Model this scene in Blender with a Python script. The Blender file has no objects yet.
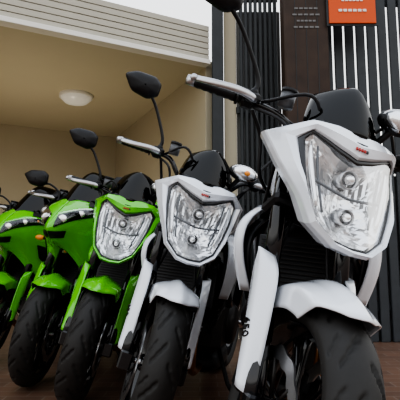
import bpy, math, random
from mathutils import Vector, Matrix
random.seed(3)
D=bpy.data
C=bpy.context.scene.collection
V=Vector
# ------------------------------------------------------------ materials
def mat(name,col,rough=.5,metal=0,coat=0.,noise=0.,nscale=20.,bump=0.,emit=None):
    m=D.materials.new(name); m.use_nodes=True
    nt=m.node_tree; b=nt.nodes['Principled BSDF']
    b.inputs['Base Color'].default_value=(*col,1)
    b.inputs['Roughness'].default_value=rough
    b.inputs['Metallic'].default_value=metal
    b.inputs['Coat Weight'].default_value=coat
    b.inputs['Coat Roughness'].default_value=.04
    if noise or bump:
        tc=nt.nodes.new('ShaderNodeTexCoord')
        n=nt.nodes.new('ShaderNodeTexNoise'); n.inputs['Scale'].default_value=nscale; n.inputs['Detail'].default_value=5
        nt.links.new(tc.outputs['Object'],n.inputs['Vector'])
        if noise:
            r=nt.nodes.new('ShaderNodeMix'); r.data_type='RGBA'
            r.inputs[6].default_value=(*[c*(1-noise) for c in col],1)
            r.inputs[7].default_value=(*[min(1,c*(1+noise)) for c in col],1)
            nt.links.new(n.outputs['Fac'],r.inputs[0]); nt.links.new(r.outputs[2],b.inputs['Base Color'])
        if bump:
            bp=nt.nodes.new('ShaderNodeBump'); bp.inputs['Strength'].default_value=bump; bp.inputs['Distance'].default_value=.01
            nt.links.new(n.outputs['Fac'],bp.inputs['Height']); nt.links.new(bp.outputs['Normal'],b.inputs['Normal'])
    if emit:
        b.inputs['Emission Color'].default_value=(*emit[0],1); b.inputs['Emission Strength'].default_value=emit[1]
    return m
def glassy(name,tint,fac=.12,rough=.03):
    m=D.materials.new(name); m.use_nodes=True; nt=m.node_tree; nt.nodes.clear()
    o=nt.nodes.new('ShaderNodeOutputMaterial'); mx=nt.nodes.new('ShaderNodeMixShader')
    t=nt.nodes.new('ShaderNodeBsdfTransparent'); t.inputs[0].default_value=(*tint,1)
    g=nt.nodes.new('ShaderNodeBsdfGlossy'); g.inputs['Roughness'].default_value=rough
    g.inputs[0].default_value=(1,1,1,1)
    lw=nt.nodes.new('ShaderNodeLayerWeight'); lw.inputs[0].default_value=.2
    mm=nt.nodes.new('ShaderNodeMath'); mm.operation='MULTIPLY_ADD'; mm.inputs[1].default_value=.5; mm.inputs[2].default_value=fac*.2
    nt.links.new(lw.outputs['Fresnel'],mm.inputs[0]); nt.links.new(mm.outputs[0],mx.inputs[0])
    nt.links.new(t.outputs[0],mx.inputs[1]); nt.links.new(g.outputs[0],mx.inputs[2]); nt.links.new(mx.outputs[0],o.inputs[0])
    return m
M_WHITE=mat('white_paint',(.78,.82,.88),.24,0,1.)
M_GREEN=mat('green_paint',(.12,.60,.008),.22,.0,1.)
M_BLK=mat('black_plastic',(.008,.008,.010),.45,bump=.05,nscale=300)
M_GBLK=mat('gloss_black',(.004,.004,.006),.12,0,.6)
M_RUB=mat('tyre_rubber',(.022,.021,.020),.58,noise=.25,nscale=40)
M_CHR=mat('chrome_reflector',(.96,.96,.96),.12,.72)
M_STEEL=mat('brushed_steel',(.50,.50,.51),.3,1.,noise=.1,nscale=60)
M_ENG=mat('engine_alloy',(.045,.042,.04),.45,.7,noise=.2,nscale=30)
M_PIPE=mat('exhaust_pipe',(.50,.26,.12),.3,1.,noise=.3,nscale=15)
M_GLASS=glassy('clear_lens',(.98,.99,1.),.10)
M_SMOKE=glassy('smoked_screen',(.02,.02,.025),.2)
M_MIRR=mat('mirror_glass',(.9,.9,.9),.02,1.)
M_ORANGE=mat('amber_bulb',(.9,.32,.05),.3)
M_GREY=mat('grey_plastic',(.12,.125,.135),.35)
M_RED=mat('red_badge',(.45,.04,.03),.35)
# ------------------------------------------------------------ mesh builder
class MB:
    def __init__(s): s.v=[];s.f=[];s.m=[];s.sm=[];s.mats=[]
    def mi(s,m):
        if m not in s.mats: s.mats.append(m)
        return s.mats.index(m)
    def add(s,vs,fs,m,smooth=True):
        o=len(s.v); s.v+=[tuple(v) for v in vs]; k=s.mi(m)
        for f in fs: s.f.append(tuple(i+o for i in f)); s.m.append(k); s.sm.append(smooth)
    def grid(s,P,m,cu=False,cv=False,smooth=True,cap=False,flip=False):
        nu=len(P);nv=len(P[0]); vs=[p for r in P for p in r]; fs=[]
        for i in range(nu if cu else nu-1):
            for j in range(nv if cv else nv-1):
                a=i*nv+j;b=i*nv+(j+1)%nv;c=((i+1)%nu)*nv+(j+1)%nv;d=((i+1)%nu)*nv+j
                fs.append((a,d,c,b) if flip else (a,b,c,d))
        if cap: fs.append(tuple(range(nv-1,-1,-1))); fs.append(tuple((nu-1)*nv+j for j in range(nv)))
        s.add(vs,fs,m,smooth)
    def tube(s,path,r,m,n=10,smoothn=0,cap=True,sq=1.):
        path=[V(p) for p in path]
        rs=r if isinstance(r,(list,tuple)) else [r]*len(path)
        if smoothn: 
            q=cr([(*p,rr) for p,rr in zip(path,rs)],smoothn); path=[V(a[:3]) for a in q]; rs=[a[3] for a in q]
        rings=[]; up=V((0.13,.21,1)).normalized()
        for i,p in enumerate(path):
            t=(path[min(i+1,len(path)-1)]-path[max(i-1,0)]).normalized()
            a=t.cross(up)
            if a.length<.05: a=t.cross(V((1,0,0)))
            a.normalize(); b=t.cross(a).normalized()
            rings.append([p+a*math.cos(2*math.pi*k/n)*rs[i]+b*math.sin(2*math.pi*k/n)*rs[i]*sq for k in range(n)])
        s.grid(rings,m,cv=True,cap=cap)
    def box(s,c,sz,m,rot=None,ch=.006):
        c=V(c); hx,hy,hz=[a/2 for a in sz]; ch=min(ch,hx*.8,hy*.8,hz*.8)
        R=rot or Matrix.Identity(3)
        def ring(x,y,z,k): 
            return [(x-k,-y,z),(x,-y+k,z),(x,y-k,z),(x-k,y,z),(-x+k,y,z),(-x,y-k,z),(-x,-y+k,z),(-x+k,-y,z)]
        P=[ring(hx-ch,hy-ch,-hz,ch*.4),ring(hx,hy,-hz+ch,ch),ring(hx,hy,hz-ch,ch),ring(hx-ch,hy-ch,hz,ch*.4)]
        P=[[c+R@V(p) for p in r] for r in P]
        s.grid(P,m,cv=True,cap=True,smooth=False)
    def revx(s,prof,m,n=48,c=(0,0,0),smooth=True,closed=False):
        c=V(c); P=[]
        for r,x in prof:
            P.append([c+V((x,r*math.cos(2*math.pi*k/n),r*math.sin(2*math.pi*k/n))) for k in range(n)])
        s.grid(P,m,cv=True,cu=closed,smooth=smooth)
    def ell(s,c,r,m,n=16,rot=None):
        c=V(c);R=rot or Matrix.Identity(3);P=[]
        for i in range(n//2+1):
            a=math.pi*i/(n//2); a=min(max(a,.001),math.pi-.001)
            P.append([c+R@V((r[0]*math.sin(a)*math.cos(2*math.pi*k/n),r[1]*math.sin(a)*math.sin(2*math.pi*k/n),r[2]*math.cos(a))) for k in range(n)])
        s.grid(P,m,cv=True)
    def obj(s,name,parent=None,solid=0,subd=0,bev=0,off=0):
        me=D.meshes.new(name); me.from_pydata(s.v,[],s.f)
        for m in s.mats: me.materials.append(m)
        me.polygons.foreach_set('material_index',s.m); me.polygons.foreach_set('use_smooth',s.sm)
        me.update()
        o=D.objects.new(name,me); C.objects.link(o)
        if parent: o.parent=parent
        if solid:
            k=o.modifiers.new('s','SOLIDIFY'); k.thickness=solid; k.offset=off
        return o
def cr(P,n,closed=False):
    P=[V(p) for p in P]; L=len(P); out=[]
    rng=L if closed else L-1
    for i in range(rng):
        if closed: a,b,c,d=P[(i-1)%L],P[i],P[(i+1)%L],P[(i+2)%L]
        else:
            b,c=P[i],P[i+1]; a=P[i-1] if i>0 else b*2-c; d=P[i+2] if i+2<L else c*2-b
        for k in range(n):
            t=k/n
            out.append(.5*((2*b)+(c-a)*t+(2*a-5*b+4*c-d)*t*t+(3*b-a-3*c+d)*t*t*t))
    if not closed: out.append(P[-1].copy())
    return out
def lin(P,n,sm=1):
    P=[V(p) for p in P]; L=len(P); out=[]
    for i in range(L):
        for k in range(n): out.append(P[i].lerp(P[(i+1)%L],k/n))
    for _ in range(sm):
        N=len(out); out=[out[i]*.5+(out[i-1]+out[(i+1)%N])*.25 for i in range(N)]
    return out
def surf(G,nu,nv):
    R=[cr(r,nv) for r in G]; Cn=[cr([r[j] for r in R],nu) for j in range(len(R[0]))]
    return [[Cn[j][i] for j in range(len(Cn))] for i in range(len(Cn[0]))]
def mirx(P): return [[V((-p.x,p.y,p.z)) for p in r] for r in P]
def empty(name,parent=None):
    o=D.objects.new(name,None); C.objects.link(o); o.empty_display_size=.1
    if parent: o.parent=parent
    return o
# ------------------------------------------------------------ tyre (shared)
def tyre_mesh():
    prof=[]
    M=34
    for i in range(M+1):
        c=-1+2*i/M; ph=c*math.radians(72)
        x=.067*math.sin(ph)/math.sin(math.radians(72)); r=.300-.050*(1-math.cos(ph))/(1-math.cos(math.radians(72)))
        prof.append((r,x,c))
    side=[(.240,.066),(.229,.061),(.219,.052),(.214,.043)]
    full=[(r,-x,9) for r,x in reversed(side)]+prof+[(r,x,9) for r,x in side]
    N=300; P=[]
    for (r,x,c) in full:
        ring=[]
        for k in range(N):
            th=2*math.pi*k/N; rr=r
            if c!=9:
                a=abs(c)
                for sgn,ph,lo,hi,kk,w in ((1,0,.06,.62,15,.16),(-1,.5,.06,.62,15,.16),(1,.45,.5,.88,15,.12),(-1,.95,.5,.88,15,.12)):
                    if c*sgn>0 and lo<a<hi and ((k/N*kk+ph+a*1.1)%1)<w: rr-=.007
            ring.append(V((x,rr*math.sin(th),rr*math.cos(th))))
        P.append(ring)
    b=MB(); b.grid(P,M_RUB,cv=True)
    o=b.obj('tyre_src'); me=o.data; D.objects.remove(o); me.name='tyre'
    return me
TYRE=tyre_mesh()
def wheel(parent,c,name,rear=False):
    s=1.035 if rear else 1.
    w=empty(name,parent); w.location=c
    t=D.objects.new('tyre',TYRE); C.objects.link(t); t.parent=w; t.scale=(1.25 if rear else 1.,s,s)
    b=MB()
    wx=1.3 if rear else 1.
    b.revx([(.216*s,-.050*wx),(.222*s,-.046*wx),(.214*s,-.038*wx),(.198*s,-.022*wx),(.193*s,0),(.198*s,.022*wx),(.214*s,.038*wx),(.222*s,.046*wx),(.216*s,.050*wx),(.205*s,.03*wx),(.186*s,.018*wx),(.183*s,0),(.186*s,-.018*wx),(.205*s,-.03*wx)],M_GBLK,closed=True)
    b.revx([(.001,-.05),(.03,-.05),(.034,-.03),(.034,.03),(.03,.05),(.001,.05)],M_GBLK,n=24)
    for k in range(5):
        for d in (-.11,.11):
            a=2*math.pi*k/5; a2=a+d*1.3
            b.tube([(0,.03*math.cos(a),.03*math.sin(a)),(0,.1*math.cos(a+d*.6),.1*math.sin(a+d*.6)),(0,.19*math.cos(a2),.19*math.sin(a2))],[.014,.011,.013],M_GBLK,n=8,smoothn=3)
    b.obj('rim',w)
    b=MB()
    for sx in ((-1,1) if not rear else (-1,)):
        n=96; xs=sx*.073
        R0=.150 if not rear else .11
        P=[]
        for r,x in ((R0-.035,xs-.0025),(R0,xs-.0025),(R0,xs+.0025),(R0-.035,xs+.0025)):
            P.append([V((x,(r+(.004*math.cos(12*2*math.pi*k/n)))*math.cos(2*math.pi*k/n),(r+(.004*math.cos(12*2*math.pi*k/n)))*math.sin(2*math.pi*k/n))) for k in range(n)])
        b.grid(P,M_STEEL,cu=True,cv=True,smooth=False)
        for k in range(6):
            a=2*math.pi*k/6+.2
            b.tube([(xs*.8,.03*math.cos(a),.03*math.sin(a)),(xs,.12*math.cos(a+.15),.12*math.sin(a+.15))],.006,M_ENG,n=6)
    b.obj('brake_disc',w)
    b=MB(); b.tube([(-.125,0,0),(.125,0,0)],.011,M_STEEL,n=12); b.obj('axle',w)
    return w
# ------------------------------------------------------------ common chassis
RAKE=math.radians(24.5)
def fk(z,off=0.):
    return (z-.30)*math.tan(RAKE)+off
def front_end(st,col,guard=True):
    wheel(st,(0,0,.30),'front_wheel')
    b=MB()
    for sx in (-1,1):
        x=sx*.107
        b.tube([(x,.0,.30),(x,fk(.36),.36),(x,fk(.60),.60),(x,fk(.62),.62)],[.026,.030,.030,.026],M_GBLK,n=18)
        b.tube([(x,fk(.58),.58),(x,fk(1.0),1.0)],.0235,M_GBLK,n=18)
        b.box((x,.0,.295),(.05,.06,.07),M_GBLK)
        b.box((sx*.09,.12,.345),(.05,.055,.10),M_BLK,ch=.012)
        b.tube([(sx*.098,.12,.37),(sx*.12,.16,.50),(sx*.07,.2,.7),(sx*.05,.27,.9)],.005,M_BLK,n=6,smoothn=5)
    for z in (.80,.985):
        b.box((0,fk(z)+.01,z),(.28,.10,.035),M_BLK,rot=Matrix.Rotation(-RAKE,3,'X'),ch=.01)
    b.obj('fork',st)
    R=.328
    def fp(a,c):
        ac=abs(c); s=1 if c>=0 else -1
        w=.088-.018*max(0,-a/.6)**1.5*.6
        q=min(1,ac)
        x=w*(q**.9)
        drop=.004+.030*q**1.8+max(0,ac-1)*.115
        r=R+.012*max(0,1-ac/.35)-drop
        return V((s*(x+.008*max(0,ac-1)),r*math.sin(a),.30+r*math.cos(a)))
    P=[]
    na=26; nc=33
    for i in range(na):
        t=i/(na-1); row=[]
        for j in range(nc):
            c=(-1+2*j/(nc-1))*1.5
            a0=-.60+.34*(abs(c)/1.5)**1.3; a1=1.10-.1*abs(c)
            row.append(fp(a0+(a1-a0)*t,c))
        P.append(row)
    b=MB(); b.grid(P,col); b.obj('front_fender',st,solid=.004)
    b=MB()
    for sx in (-1,1):
        G=[]
        for (z,w0,w1) in ((.66,-.030,.02),(.62,-.068,.042),(.54,-.064,.045),(.46,-.050,.042),(.39,-.032,.038),(.325,-.012,.024)):
            y=fk(z)
            G.append([V((sx*.108,y+w0-.0,z-.01)),V((sx*.140,y+w0*.45,z)),V((sx*.147,y+(w0+w1)/2+.01,z+.004)),V((sx*.138,y+w1,z+.006))])
        b.grid(surf(G,4,4),col,flip=(sx>0))
    b.obj('fork_guard',st,solid=.005)
    for sx in (-1,1):
        cu=D.curves.new('guard_lettering','FONT'); cu.body='650'; cu.size=.034; cu.extrude=.003; cu.materials.append(M_GBLK); cu.align_x='CENTER'; cu.align_y='CENTER'
        o=D.objects.new('guard_lettering',cu); C.objects.link(o); o.parent=st
        z=.46
        X=V((0,-math.sin(RAKE),-math.cos(RAKE))); N=V((sx*1.,-.25,0)).normalized(); 
        X=(X-N*X.dot(N)).normalized(); Y=N.cross(X)
        m=Matrix((X,Y,N)).transposed().to_4x4(); m.translation=V((sx*.1500,fk(z)-.004,z)); o.matrix_local=m
def ellring(y,cz,hw,hh,p=2.3,n=28,cx=0):
    r=[]
    for k in range(n):
        a=2*math.pi*k/n; c,s=math.cos(a),math.sin(a)
        r.append(V((cx+hw*abs(c)**(2/p)*(1 if c>=0 else -1),y,cz+hh*abs(s)**(2/p)*(1 if s>=0 else -1))))
    return r
def eloft(b,L,m,k=4):
    A=[V((a[0],a[1],a[2])) for a in L]; B=[V((a[3],a[4],0)) for a in L]
    A=cr(A,k); B=cr(B,k)
    b.grid([ellring(a.x,a.y,max(.003,a.z),max(.003,c.x),c.y) for a,c in zip(A,B)],m,cv=True,cap=True)
def chassis(root,col):
    wheel(root,(0,1.41,.311),'rear_wheel',rear=True)
    b=MB()
    eloft(b,[(.36,.90,.05,.05,2.4),(.42,.93,.12,.10,2.4),(.54,.955,.155,.125,2.5),(.68,.945,.155,.125,2.5),(.82,.89,.11,.09,2.4),(.90,.85,.07,.05,2.3)],col)
    b.tube([(0,.56,1.07),(0,.57,1.088)],.035,M_STEEL,n=20)
    b.obj('fuel_tank',root)
    b=MB()
    eloft(b,[(.80,.83,.07,.04,2.6),(.92,.80,.12,.045,2.8),(1.1,.81,.13,.045,2.8),(1.2,.86,.11,.045,2.8),(1.4,.90,.09,.035,2.6),(1.5,.91,.05,.025,2.4)],M_BLK)
    b.obj('seat',root)
    b=MB()
    eloft(b,[(.95,.75,.10,.04,2.4),(1.2,.80,.12,.05,2.4),(1.45,.86,.10,.045,2.4),(1.64,.91,.05,.03,2.2),(1.68,.92,.02,.015,2.)],col)
    b.ell((0,1.675,.91),(.035,.012,.02),M_RED)
    b.obj('tail_cowl',root)
    b=MB()
    b.box((0,.66,.40),(.34,.36,.26),M_ENG,ch=.04)
    b.box((0,.52,.56),(.30,.22,.26),M_ENG,rot=Matrix.Rotation(.35,3,'X'),ch=.03)
    for k in range(7): b.box((0,.50,.49+.022*k),(.33,.24,.006),M_ENG,rot=Matrix.Rotation(.35,3,'X'),ch=.002)
    for sx in (-1,1):
        b.revx([(.001,sx*.20),(.085,sx*.20),(.10,sx*.185),(.10,sx*.15)],M_ENG,c=(0,.70,.40),n=28)
        b.tube([(sx*.05,.33,.90),(sx*.16,.50,.78),(sx*.19,.75,.68),(sx*.15,.93,.45)],[.026,.022,.022,.026],M_GBLK,n=12,smoothn=5)
        b.tube([(sx*.05,.33,.82),(sx*.15,.46,.66),(sx*.17,.62,.50)],.018,M_GBLK,n=12,smoothn=5)
        b.tube([(sx*.10,.93,.42),(sx*.12,1.2,.36),(sx*.12,1.41,.31)],[.035,.026,.03],M_GBLK,n=12)
        b.tube([(sx*.14,.85,.80),(sx*.12,1.15,.74),(sx*.06,1.5,.84)],.014,M_BLK,n=8)
        b.tube([(sx*.12,.98,.38),(sx*.24,1.0,.37)],.011,M_STEEL,n=8)
    b.tube([(0,.285,.82),(0,.34,.98)],.033,M_GBLK,n=16)
    b.tube([(.14,1.0,.50),(.20,1.1,.60)],.02,M_GREY,n=10)
    b.obj('engine_frame',root)
    b=MB()
    for x in (-.08,.08):
        b.tube([(x,.40,.56),(x,.335,.50),(x,.33,.38),(x*.9,.38,.24),(x*.6,.55,.17),(x*.4,.75,.16)],.022,M_PIPE,n=12,smoothn=6)
    eloft(b,[(.70,.17,.05,.03,2.4),(.76,.175,.12,.055,2.8),(1.0,.18,.13,.06,2.8),(1.1,.20,.09,.05,2.6)],M_BLK)
    b.tube([(-.09,1.05,.20),(-.13,1.15,.22)],[.035,.03],M_STEEL,n=14)
    b.obj('exhaust',root)
    b=MB()
    b.box((0,.325,.62),(.30,.03,.24),M_BLK,rot=Matrix.Rotation(-.25,3,'X'),ch=.006)
    for k in range(16):
        b.box((0,.288+.0022*k,.515+.0138*k),(.27,.006,.004),M_ENG,ch=.001)
    b.tube([(.14,.33,.70),(.18,.38,.60),(.14,.45,.45),(.10,.5,.36)],.014,M_BLK,n=10,smoothn=5)
    b.tube([(-.14,.33,.55),(-.17,.38,.46),(-.12,.45,.36)],.014,M_BLK,n=10,smoothn=5)
    b.obj('radiator',root)
    b=MB()
    b.tube([(.11,.72,.30),(.20,.70,.10),(.245,.69,.05)],.011,M_BLK,n=8)
    b.box((.25,.69,.0455),(.05,.035,.008),M_BLK,ch=.002,rot=Matrix.Rotation(-.16,3,'Y'))
    b.obj('side_stand',root)
def mirror(b,x,y,z,base,sx,tilt=.10):
    c=V((sx*x,y,z)); s0=V((sx*base[0],base[1],base[2]))
    b.tube([s0,s0+V((sx*.004,0,.05)),s0.lerp(c,.55)+V((sx*-.012,0,.03)),c+V((sx*-.035,-.01,-.03)),c+V((0,-.012,0))],[.009,.007,.0065,.007,.009],M_BLK,n=10,smoothn=5)
    b.ell(s0,(.014,.014,.016),M_BLK,n=10)
    out=[(.108,.016),(.060,.050),(-.03,.060),(-.066,.038),(-.070,-.018),(-.03,-.050),(.050,-.044)]
    out=lin([(a,bb,0) for a,bb in out],5,sm=1)
    rot=Matrix.Rotation(-sx*tilt,3,'Y')
    P=[]
    for (k,dy) in ((.93,.006),(1.,0.),(.97,-.014),(.80,-.027),(.45,-.036),(.05,-.038)):
        P.append([c+rot@V((sx*p.x*k,dy,p.y*k)) for p in out])
    b.grid(P,M_BLK,cv=True,flip=(sx<0))
    b.grid([[c+rot@V((sx*p.x*.93,.007,p.y*.93)) for p in out],[c+rot@V((sx*p.x*.02,.007,p.y*.02)) for p in out]],M_MIRR,cv=True)
def bars(st,gz,gy,cz,mir=None,w=0.):
    b=MB()
    b.tube([(-.39-w,gy+.05,gz),(-.25-w,gy,gz-.008),(-.17-w*.5,gy-.03,gz-.02),(-.09,gy-.04,cz),(.09,gy-.04,cz),(.17+w*.5,gy-.03,gz-.02),(.25+w,gy,gz-.008),(.39+w,gy+.05,gz)],.011,M_GBLK,n=12,smoothn=5)
    for sx in (-1,1):
        g0=V((sx*(.265+w),gy+.006,gz-.007)); g1=V((sx*(.395+w),gy+.050,gz))
        n=12
        b.tube([g0.lerp(g1,i/n) for i in range(n+1)],[.0185 if i%2 else .0165 for i in range(n+1)],M_BLK,n=14)
        b.tube([g0-V((sx*.006,0,0)),g0],.024,M_BLK,n=14)
        b.tube([g1,g1+V((sx*.026,.009,0))],[.018,.016],M_STEEL,n=14)
        b.box(g0+V((-sx*.035,-.004,0)),(.05,.045,.05),M_BLK,ch=.012)
        b.box(g0+V((-sx*.035,-.038,.004)),(.06,.035,.034),M_BLK,ch=.01)
        b.box(g0+V((-sx*.03,.028,.006)),(.03,.02,.02),M_GREY,ch=.005)
        b.tube([g0+V((-sx*.05,-.045,.0)),g0+V((sx*.01,-.062,.0)),g0+V((sx*.08,-.052,-.004)),g1+V((sx*.01,-.05,-.006))],[.010,.009,.008,.007],M_STEEL,n=10,smoothn=5,sq=1.4)
        b.ell(g1+V((sx*.014,-.05,-.006)),(.012,.012,.012),M_STEEL,n=10)
        b.tube([g0+V((-sx*.07,-.04,0)),(sx*.13,gy-.13,gz+.035),(sx*.07,gy-.11,gz-.04),(sx*.05,gy-.03,cz-.12)],.0055,M_BLK,n=6,smoothn=6)
        b.tube([g0+V((-sx*.05,-.03,-.02)),(sx*.17,gy-.11,gz-.07),(sx*.14,gy-.04,gz-.16),(sx*.10,gy+.05,cz-.25)],.0055,M_BLK,n=6,smoothn=6)
        b.tube([g0+V((-sx*.06,0,-.02)),(sx*.19,gy+.03,gz-.09),(sx*.15,gy+.04,gz-.2),(sx*.08,gy+.08,cz-.2)],.0065,M_BLK,n=6,smoothn=6)
    b.tube([(-.17,gy-.05,gz+.0),(-.17,gy-.05,gz+.045)],.024,M_GREY,n=16)
    b.tube([(-.17,gy-.05,gz+.045),(-.17,gy-.05,gz+.057)],.026,M_BLK,n=16)
    b.box((0,gy-.035,cz+.012),(.12,.045,.04),M_BLK,ch=.01)
    b.obj('handlebar',st)
    if mir:
        for sx in (-1,1):
            b=MB(); mirror(b,mir[0],mir[1],mir[2],(.225+w,gy-.03,gz+.012),sx); b.obj('mirror',st)
def shrouds(root,col):
    b=MB()
    for sx in (-1,1):
        G=[]
        for (z,y0,y1,x0,x1) in ((.84,.44,.62,.17,.19),(.79,.35,.60,.205,.215),(.73,.31,.54,.22,.225),(.65,.32,.47,.215,.215),(.55,.37,.41,.19,.18)):
            G.append([V((sx*(x0-.03),y0-.0,z)),V((sx*x0,y0+.02,z)),V((sx*(x0+x1+.02)/2,(y0+y1)/2,z)),V((sx*x1*.97,y1,z+.01))])
        b.grid(surf(G,4,4),col,flip=(sx>0))
        G=[[p+V((-sx*.02,.02,-.03)) for p in r] for r in G]
        b.grid(surf(G,4,4),M_BLK,flip=(sx>0))
    b.obj('radiator_shroud',root,solid=.006)
# ------------------------------------------------------------ naked bike
def dY(x,z): return -.03+2.2*x*x+1.1*max(0,abs(x)-.13)+.42*(z-.72)
def sym(L): return L+[(-x,z) for x,z in reversed(L[1:-1])]
GL=[(0,.945),(.050,.963),(.122,1.002),(.139,.976),(.130,.90),(.115,.83),(.094,.768),(.046,.727),(0,.722)]
OU=[(0,1.036),(.06,1.044),(.125,1.040),(.210,.998),(.174,.905),(.138,.828),(.104,.750),(.048,.708),(0,.703)]
def mask(st,col):
    n=6
    g=lin([(x,z,0) for x,z in sym(GL)],n,0); o=lin([(x,z,0) for x,z in sym(OU)],n,0)
    g=[g[i]*.8+(g[i-1]+g[(i+1)%len(g)])*.1 for i in range(len(g))]
    def ring(t,dy,sc=1.):
        r=[]
        for a,c in zip(g,o):
            p=a.lerp(c,t); x=p.x*sc; z=.87+(p.y-.87)*sc
            r.append(V((x,dY(x,z)+dy,z)))
        return r
    NP=len(g)
    def facets(rings,m,cuts):
        cuts=sorted(cuts)
        for a,bn in zip(cuts,cuts[1:]+[cuts[0]+NP]):
            idx=[k%NP for k in range(a,bn+1)]
            for r0,r1 in zip(rings,rings[1:]):
                b.grid([[r0[k] for k in idx],[r1[k] for k in idx]],m)
    cuts=[k*n for k in (0,2,3,4,6,8)]+[NP-k*n for k in (2,3,4,6)]
    b=MB()
    facets([ring(.16,-.003),ring(.24,-.014),ring(.55,-.026),ring(.96,-.006),ring(1.,.0),ring(1.,.03,1.0),ring(1.,.08,.95)],col,cuts)
    b.grid([ring(-.05,.03),ring(-.05,.002),ring(.05,-.006),ring(.17,-.002)],M_GBLK,cv=True)
    b.grid([ring(1.,.08,.95),ring(1.,.12,.85),ring(1.,.15,.5),ring(1.,.155,.02)],M_BLK,cv=True)
    b.obj('headlight_cowl',st)
    b=MB()
    def refl(x,z,k):
        d=.008+.040*(1-k**5)
        for cx,cz,r,dd in ((0,.905,.090,.035),(0,.800,.062,.030)):
            q=math.hypot(x-cx,z-cz)/r
            if q<1: d+=dd*(1-q*q)
        return d+.0015*math.sin(x*260)
    P=[]
    K=14
    for i in range(K+1):
        k=1-i/K; k=max(k,.02); row=[]
        for a in g[::2]:
            x=a.x*k*.98; z=.87+(a.y-.87)*k*.98
            row.append(V((x,dY(x,z)+refl(x,z,k),z)))
        P.append(row)
    b.grid(P,M_CHR,cv=True,smooth=False)
    for cz,r in ((.905,.019),(.80,.016)):
        y=dY(0,cz)
        b.ell((0,y+.035,cz),(r*.8,.022,r*.8),M_CHR,n=12)
        b.tube([(0,y+.04,cz),(0,y+.09,cz)],r*.55,M_GREY,n=10)
        P=[]
        for (rr,yy) in ((r*1.2,.028),(r*1.35,.028),(r*1.35,.075),(r*1.2,.075)):
            P.append([V((rr*math.cos(2*math.pi*q/20),y+yy,cz+rr*math.sin(2*math.pi*q/20))) for q in range(20)])
        b.grid(P,M_STEEL,cu=True,cv=True)
    for sx in (-1,1):
        b.tube([(sx*.118,dY(.118,.975)+.014,.975),(sx*.110,dY(.110,.90)+.014,.90),(sx*.088,dY(.088,.80)+.014,.80)],[.004,.008,.005],M_CHR,n=8,smoothn=4)
        b.tube([(sx*.098,dY(.098,.96)+.024,.968),(sx*.090,dY(.090,.90)+.024,.90),(sx*.068,dY(.068,.79)+.024,.79)],[.003,.004,.003],M_GREY,n=8,smoothn=4)
        b.tube([(sx*.108,dY(.108,.862)+.02,.872),(sx*.05,dY(.05,.857)+.026,.858),(0,dY(0,.857)+.028,.850)],.004,M_GREY,n=8,smoothn=4)
    b.obj('headlight_reflector',st)
    b=MB()
    P=[]
    for i in range(9):
        k=max(.01,1-i/8)
        P.append([V((a.x*k,dY(a.x*k,.87+(a.y-.87)*k)-.001-.006*(1-k*k),.87+(a.y-.87)*k)) for a in g])
    b.grid(P,M_GLASS,cv=True,flip=False)
    b.obj('headlight_lens',st)
    b=MB()
    for k in range(5):
        x=-.016+.008*k; b.box((x,dY(x,.985)-.0235,.986),(.006,.004,.009),M_RED if k<4 else M_GBLK,ch=.001,rot=Matrix.Rotation(-.35,3,'X'))
    b.box((0,dY(0,1.002)-.021,1.002),(.034,.004,.008),M_BLK,ch=.001,rot=Matrix.Rotation(-.35,3,'X'))
    b.obj('nose_badge',st)
    G=[]
    for z,y,w in ((1.03,.09,.125),(1.08,.115,.122),(1.14,.15,.108),(1.18,.18,.09),(1.20,.20,.062)):
        G.append([V((w*c,y+.11*c*c,z-.012*c*c)) for c in (-1,-.6,0,.6,1)])
    b=MB(); b.grid(surf(G,3,4),M_SMOKE); b.obj('windscreen',st,solid=.003)
    b=MB()
    b.box((0,.225,1.10),(.19,.06,.11),M_GBLK,rot=Matrix.Rotation(-.5,3,'X'),ch=.02)
    b.box((0,.185,1.02),(.24,.12,.06),M_BLK,rot=Matrix.Rotation(-.1,3,'X'),ch=.02)
    b.tube([(-.09,fk(.9),.93),(-.07,.14,.93)],.012,M_BLK,n=8); b.tube([(.09,fk(.9),.93),(.07,.14,.93)],.012,M_BLK,n=8)
    b.obj('instrument_panel',st)
    b=MB()
    c=V((.14,.16,1.14))
    b.tube([(.10,.22,1.05),(.12,.19,1.09),c],[.011,.010,.012],M_BLK,n=10,smoothn=4)
    b.ell(c+V((0,.012,0)),(.066,.035,.036),M_BLK,n=18)
    b.ell(c+V((0,-.012,0)),(.054,.020,.028),M_CHR,n=10)
    b.ell(c+V((.01,-.028,0)),(.014,.012,.012),M_ORANGE,n=10)
    b.obj('turn_signal',st)
    b=MB(); b.ell(c+V((0,-.008,0)),(.064,.038,.034),M_GLASS,n=20); b.obj('turn_signal_lens',st)
def steer_empty(root,ang):
    st=empty('steering_assembly',root)
    ax=V((0,math.sin(RAKE),math.cos(RAKE))); p=V((0,.035,.30))
    st.matrix_local=Matrix.Translation(p)@Matrix.Rotation(ang,4,ax)@Matrix.Translation(-p)
    return st
def place(root,hx,hy,head,lean,ang,href,sc=1.):
    R=Matrix.Rotation(head,4,'Z')@Matrix.Rotation(lean,4,'Y')@Matrix.Scale(sc,4)
    p=V((0,.035,.30)); ax=V((0,math.sin(RAKE),math.cos(RAKE)))
    h=R@(Matrix.Translation(p)@Matrix.Rotation(ang,4,ax)@Matrix.Translation(-p)@V(href))
    root.matrix_world=Matrix.Translation(V((hx-h.x,hy-h.y,.004)))@R
def naked(hx,hy,head,lean,ang,col,sc=1.,mir=(.345,.30,1.39),gz=1.13,w=0.):
    root=empty('naked_motorcycle'); place(root,hx,hy,head,lean,ang,(0,.03,.88),sc)
    st=steer_empty(root,ang)
    front_end(st,col); mask(st,col); bars(st,gz,.33,1.04,mir=mir,w=w)
    chassis(root,col); shrouds(root,col)
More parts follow.
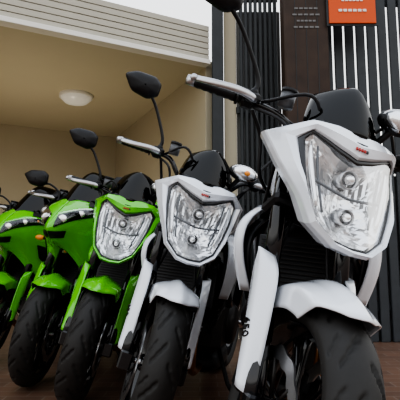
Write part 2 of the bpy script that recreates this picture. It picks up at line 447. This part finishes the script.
# ------------------------------------------------------------ sport bike
def sport(hx,hy,head,lean,ang,col):
    root=empty('sport_motorcycle'); place(root,hx,hy,head,lean,0,(0,.0,.88))
    st=steer_empty(root,ang)
    front_end(st,col); bars(st,1.07,.36,1.0)
    chassis(root,col)
    G=[[(0,.13,1.0),(.06,.14,1.0),(.11,.19,.995),(.16,.27,.985),(.2,.38,.96),(.22,.52,.93)],
       [(0,.04,.94),(.055,.055,.945),(.115,.10,.955),(.172,.19,.95),(.210,.33,.92),(.23,.52,.87)],
       [(0,-.045,.87),(.05,-.02,.88),(.118,.05,.90),(.180,.16,.90),(.222,.32,.86),(.235,.52,.8)],
       [(0,-.09,.81),(.04,-.055,.815),(.095,.02,.83),(.16,.13,.81),(.215,.3,.76),(.235,.52,.7)],
       [(0,-.04,.755),(.035,-.01,.755),(.08,.06,.755),(.14,.16,.71),(.20,.3,.64),(.225,.52,.56)],
       [(0,.04,.725),(.03,.07,.715),(.08,.14,.68),(.14,.23,.60),(.195,.34,.50),(.215,.54,.38)],
       [(0,.09,.71),(.03,.13,.69),(.09,.2,.62),(.15,.29,.50),(.185,.40,.36),(.19,.60,.24)]]
    def up(p): return V((p[0]*.96,p[1],p[2]+.075*min(1,max(0,(p[2]-.45)/.3))))
    S=surf([[up(p) for p in r] for r in G],6,6)
    b=MB(); b.grid(S,col); b.grid(mirx(S),col,flip=True); b.obj('front_fairing',root,solid=.005,off=1)
    def at(u,v):
        i=min(int(u*6),len(S)-2); j=min(int(v*6),len(S[0])-2); fu=u*6-i; fv=v*6-j
        return (S[i][j].lerp(S[i][j+1],fv)).lerp(S[i+1][j].lerp(S[i+1][j+1],fv),fu)
    def lens(q,m,off,b,sx,n=8):
        P=[]
        for i in range(n+1):
            row=[]
            for j in range(n+1):
                s,t=i/n,j/n
                u=(q[0][0]*(1-s)+q[3][0]*s)*(1-t)+(q[1][0]*(1-s)+q[2][0]*s)*t
                v=(q[0][1]*(1-s)+q[3][1]*s)*(1-t)+(q[1][1]*(1-s)+q[2][1]*s)*t
                p=at(u,v); nr=(at(u+.05,v)-at(u-.05,v)).cross(at(u,v+.05)-at(u,v-.05)).normalized()
                if nr.y>0: nr=-nr
                bul=math.sin(math.pi*s)*math.sin(math.pi*t)
                p=p+nr*(off+.006*bul); row.append(V((sx*p.x,p.y,p.z)))
            P.append(row)
        b.grid(P,m,flip=(sx<0))
    b=MB(); b2=MB()
    hl=[(1.75,.45),(1.05,3.1),(1.75,3.35),(2.95,.70)]
    for sx in (-1,1):
        lens(hl,M_GBLK,.006,b,sx)
        for (u,v,r) in ((2.15,1.1,.032),(1.8,2.05,.028)):
            p=at(u,v); b.ell((sx*p.x,p.y-.006,p.z),(r,.012,r*.75),M_CHR,n=12)
        p=at(1.5,2.85); b.ell((sx*p.x,p.y-.006,p.z),(.014,.01,.010),M_ORANGE,n=10)
        lens(hl,M_GLASS,.016,b2,sx)
        lens([(3.3,3.3),(3.0,4.6),(4.2,4.6),(3.9,3.5)],M_BLK,.006,b,sx)
        lens([(5.0,2.6),(4.9,4.8),(5.8,4.8),(5.8,2.6)],M_BLK,.006,b,sx)
        lens([(3.25,.05),(3.3,1.7),(3.85,1.5),(3.95,.05)],M_BLK,.006,b,sx)
        lens([(.12,1.9),(.12,4.7),(.75,4.7),(.85,2.3)],M_BLK,.006,b,sx)
    b.obj('headlight_unit',root); b2.obj('headlight_lens',root)
    G=[]
    for z,y,w in ((1.06,.11,.130),(1.13,.17,.130),(1.20,.24,.115),(1.26,.31,.095),(1.285,.36,.065)):
        G.append([V((w*c,y+.15*c*c,z-.012*c*c)) for c in (-1,-.6,0,.6,1)])
    b=MB(); b.grid(surf(G,3,4),M_SMOKE); b.obj('windscreen',root,solid=.003)
    b=MB(); b.box((0,.31,1.09),(.22,.08,.12),M_BLK,ch=.02,rot=Matrix.Rotation(-.6,3,'X')); b.obj('instrument_panel',root)
    for sx in (-1,1):
        b=MB(); mirror(b,.29,.20,1.19,(.15,.24,1.07),sx); b.obj('mirror',root)
        b=MB(); b.tube([(sx*.21,.33,.82),(sx*.28,.33,.82)],.010,M_BLK,n=8); b.ell((sx*.30,.33,.82),(.035,.02,.018),M_ORANGE,n=12); b.obj('turn_signal',root)

rad=math.radians
H=rad(-14)
naked(.412,1.25,H,rad(7),rad(30),M_WHITE,sc=1.035,mir=(.465,.28,1.335),gz=1.09,w=.045)
naked(-.005,1.90,H,rad(8),rad(25),M_WHITE,sc=1.0,mir=(.385,.30,1.39),gz=1.135,w=.01)
naked(-.405,2.44,H,rad(8),rad(18),M_GREEN,mir=(.365,.30,1.31),gz=1.08)
sport(-.84,2.78,H,rad(7),rad(14),M_GREEN)
sport(-1.37,3.33,H,rad(7),rad(14),M_GREEN)

# ------------------------------------------------------------ surroundings
def simple(name,fn):
    b=MB(); fn(b); return b.obj(name)
mf=D.materials.new('brown_tile_paving'); mf.use_nodes=True; nt=mf.node_tree; B=nt.nodes['Principled BSDF']
tc=nt.nodes.new('ShaderNodeTexCoord'); br=nt.nodes.new('ShaderNodeTexBrick'); br.inputs['Scale'].default_value=2.5
br.inputs['Color1'].default_value=(.22,.125,.085,1); br.inputs['Color2'].default_value=(.16,.095,.068,1); br.inputs['Mortar'].default_value=(.26,.20,.16,1)
br.inputs['Mortar Size'].default_value=.010
nt.links.new(tc.outputs['Object'],br.inputs['Vector']); nt.links.new(br.outputs['Color'],B.inputs['Base Color']); B.inputs['Roughness'].default_value=.35
simple('floor',lambda b:b.box((0,6,-.05),(30,30,.1),mf,ch=.001))
M_CREAM=mat('cream_wall',(.50,.45,.34),.7,noise=.06,nscale=3)
M_CEIL=mat('cream_ceiling',(.60,.55,.42),.7,noise=.04,nscale=2)
M_SID=mat('siding_board',(.50,.48,.41),.6,noise=.06,nscale=4)
M_TRIM=mat('white_trim',(.80,.79,.75),.5,noise=.03,nscale=5)
M_WOOD=mat('dark_timber',(.050,.028,.018),.6,noise=.5,nscale=8,bump=.3)
M_GATE=mat('dark_gate_paint',(.030,.035,.04),.45,noise=.3,nscale=10)
M_SLAT=mat('slate_slat',(.045,.052,.060),.5,noise=.25,nscale=12)
M_BACK=mat('grey_board',(.20,.20,.20),.7,noise=.1,nscale=5)
u=V((.894,.447,0)); nrm=V((-.447,.894,0)); O=V((-1.5,3.6,0)); ANG=math.atan2(.447,.894)
RZ=Matrix.Rotation(ANG,3,'Z')
def L(t,d,z): return O+u*t+nrm*d+V((0,0,z))
def bb(t0,t1,d0,d1,z0,z1,m,b,ch=.003):
    b.box(L((t0+t1)/2,(d0+d1)/2,(z0+z1)/2),(abs(t1-t0),abs(d1-d0),abs(z1-z0)),m,rot=RZ,ch=ch)
simple('ceiling',lambda b:bb(-6,1.9,.1,3.1,2.60,2.66,M_CEIL,b))
simple('wall_back',lambda b:bb(-6,1.9,3.1,3.2,0,2.66,M_CREAM,b))
simple('wall_right',lambda b:bb(1.79,1.89,.1,3.1,0,2.60,M_CREAM,b))
simple('trim_1',lambda b:(bb(-6,1.79,0,.1,2.585,2.63,M_TRIM,b)))
def siding(b):
    for k in range(6): 
        bb(-6,1.79,.03,.08,2.63+.06*k,2.63+.06*k+.054,M_SID,b)
    bb(-6,1.79,.06,.1,2.63,2.98,M_SID,b)
simple('wall_fascia',siding)
def lamp(b):
    c=V((-1.42,5.3,2.60)); 
    P=[]
    for r,z in ((.19,0),(.19,-.03),(.17,-.035),(.165,-.05),(.13,-.085),(.07,-.105),(.003,-.11)):
        P.append([c+V((r*math.cos(2*math.pi*k/32),r*math.sin(2*math.pi*k/32),z)) for k in range(32)])
    b.grid(P[:3],M_TRIM,cv=True); b.grid(P[2:],mat('lamp_diffuser',(.75,.75,.72),.3,emit=((1,.95,.85),.12)),cv=True)
simple('ceiling_lamp',lamp)
ld=D.lights.new('ceiling_fill','AREA'); ld.shape='DISK'; ld.size=.5; ld.energy=11; ld.color=(1,.88,.68)  # added fill light aimed up to brighten the ceiling, not a real fixture
lo=D.objects.new('ceiling_fill',ld); C.objects.link(lo); lo.location=(-1.9,4.8,.6); lo.rotation_euler=(rad(180),0,0)
def door(b):
    bb(-2.3,-2.22,3.02,3.09,0,2.1,M_TRIM,b); bb(-1.4,-1.32,3.02,3.09,0,2.1,M_TRIM,b); bb(-2.3,-1.32,3.02,3.09,2.1,2.18,M_TRIM,b)
    bb(-2.22,-1.4,3.06,3.09,0,2.1,M_GATE,b)
simple('door_1',door)
def gate(b):
    y=4.45
    b.box((.17,y,1.7),(.11,.11,3.4),M_GATE)
    b.box((.295,y+.06,1.7),(.12,.03,3.4),M_CREAM)
    for k in range(8):
        b.box((.40+.048*k,y,1.75),(.034,.03,3.3),M_GATE)
    for z in (.15,1.25,2.15,3.3): b.box((.56,y+.03,z),(.42,.03,.07),M_GATE)
    b.box((.58,y+.10,1.6),(.44,.02,3.2),M_BACK)
simple('metal_gate',gate)
def post(b):
    b.box((.96,4.2,1.8),(.40,.22,3.6),M_WOOD,ch=.015)
    for k in range(3): b.box((.86+.1*k,4.089,1.8),(.006,.004,3.5),M_GATE,ch=.001)
    for k,(w,z) in enumerate(((.22,2.98),(.26,2.92),(.18,2.86),(.24,2.80))):
        for q in range(5): b.box((.96-w/2+w*(q+.5)/5,4.088,z),(w/6.5,.006,.018),M_BACK,ch=.001)
simple('timber_post',post)
def slats(b):
    for k in range(14):
        b.box((1.215+.105*k,4.35,1.75),(.084,.03,3.5),M_SLAT)
    for z in (.3,1.55,3.2): b.box((1.9,4.38,z),(1.6,.03,.08),M_SLAT)
    b.box((1.9,4.45,.75),(1.6,.03,1.5),M_BACK)
simple('slatted_fence',slats)
def sign(b):
    b.box((1.37,4.06,3.06),(.42,.015,.48),mat('orange_poster',(.72,.11,.02),.5),ch=.002)
    b.box((1.37,4.07,3.06),(.46,.010,.52),M_GATE,ch=.002)
    for k,(w,z) in enumerate(((.24,3.18),(.28,3.11),(.20,3.04),(.26,2.94))):
        for q in range(6): b.box((1.37-w/2+w*(q+.5)/6,4.05,z),(w/8,.006,.024),M_TRIM,ch=.001)
simple('orange_poster',sign)
# ------------------------------------------------------------ world
w=D.worlds.new('sky'); bpy.context.scene.world=w; w.use_nodes=True; nt=w.node_tree; nt.nodes.clear()
o=nt.nodes.new('ShaderNodeOutputWorld'); bg=nt.nodes.new('ShaderNodeBackground'); tc=nt.nodes.new('ShaderNodeTexCoord')
sp=nt.nodes.new('ShaderNodeSeparateXYZ'); rp=nt.nodes.new('ShaderNodeValToRGB'); ma=nt.nodes.new('ShaderNodeMath'); ma.operation='MULTIPLY_ADD'; ma.inputs[1].default_value=.5; ma.inputs[2].default_value=.5
nt.links.new(tc.outputs['Generated'],sp.inputs[0]); nt.links.new(sp.outputs['Z'],ma.inputs[0]); nt.links.new(ma.outputs[0],rp.inputs[0]); nt.links.new(rp.outputs[0],bg.inputs[0]); nt.links.new(bg.outputs[0],o.inputs[0])
e=rp.color_ramp.elements; e[0].position=.46; e[0].color=(.10,.09,.08,1); e[1].position=1.; e[1].color=(.84,.90,1.,1)
x=e.new(.51); x.color=(.42,.41,.39,1); x=e.new(.57); x.color=(1.,.99,.96,1)
bg.inputs['Strength'].default_value=1.45
try: bpy.context.scene.view_settings.look='AgX - High Contrast'
except Exception as ex: print(ex)
# ------------------------------------------------------------ camera
cd=D.cameras.new('camera'); cam=D.objects.new('camera',cd); C.objects.link(cam); bpy.context.scene.camera=cam
cd.sensor_width=36; cd.lens=43.2; cd.clip_start=.02
cam.location=(0,0,.68); cam.rotation_euler=(math.radians(90+7.6),0,0)
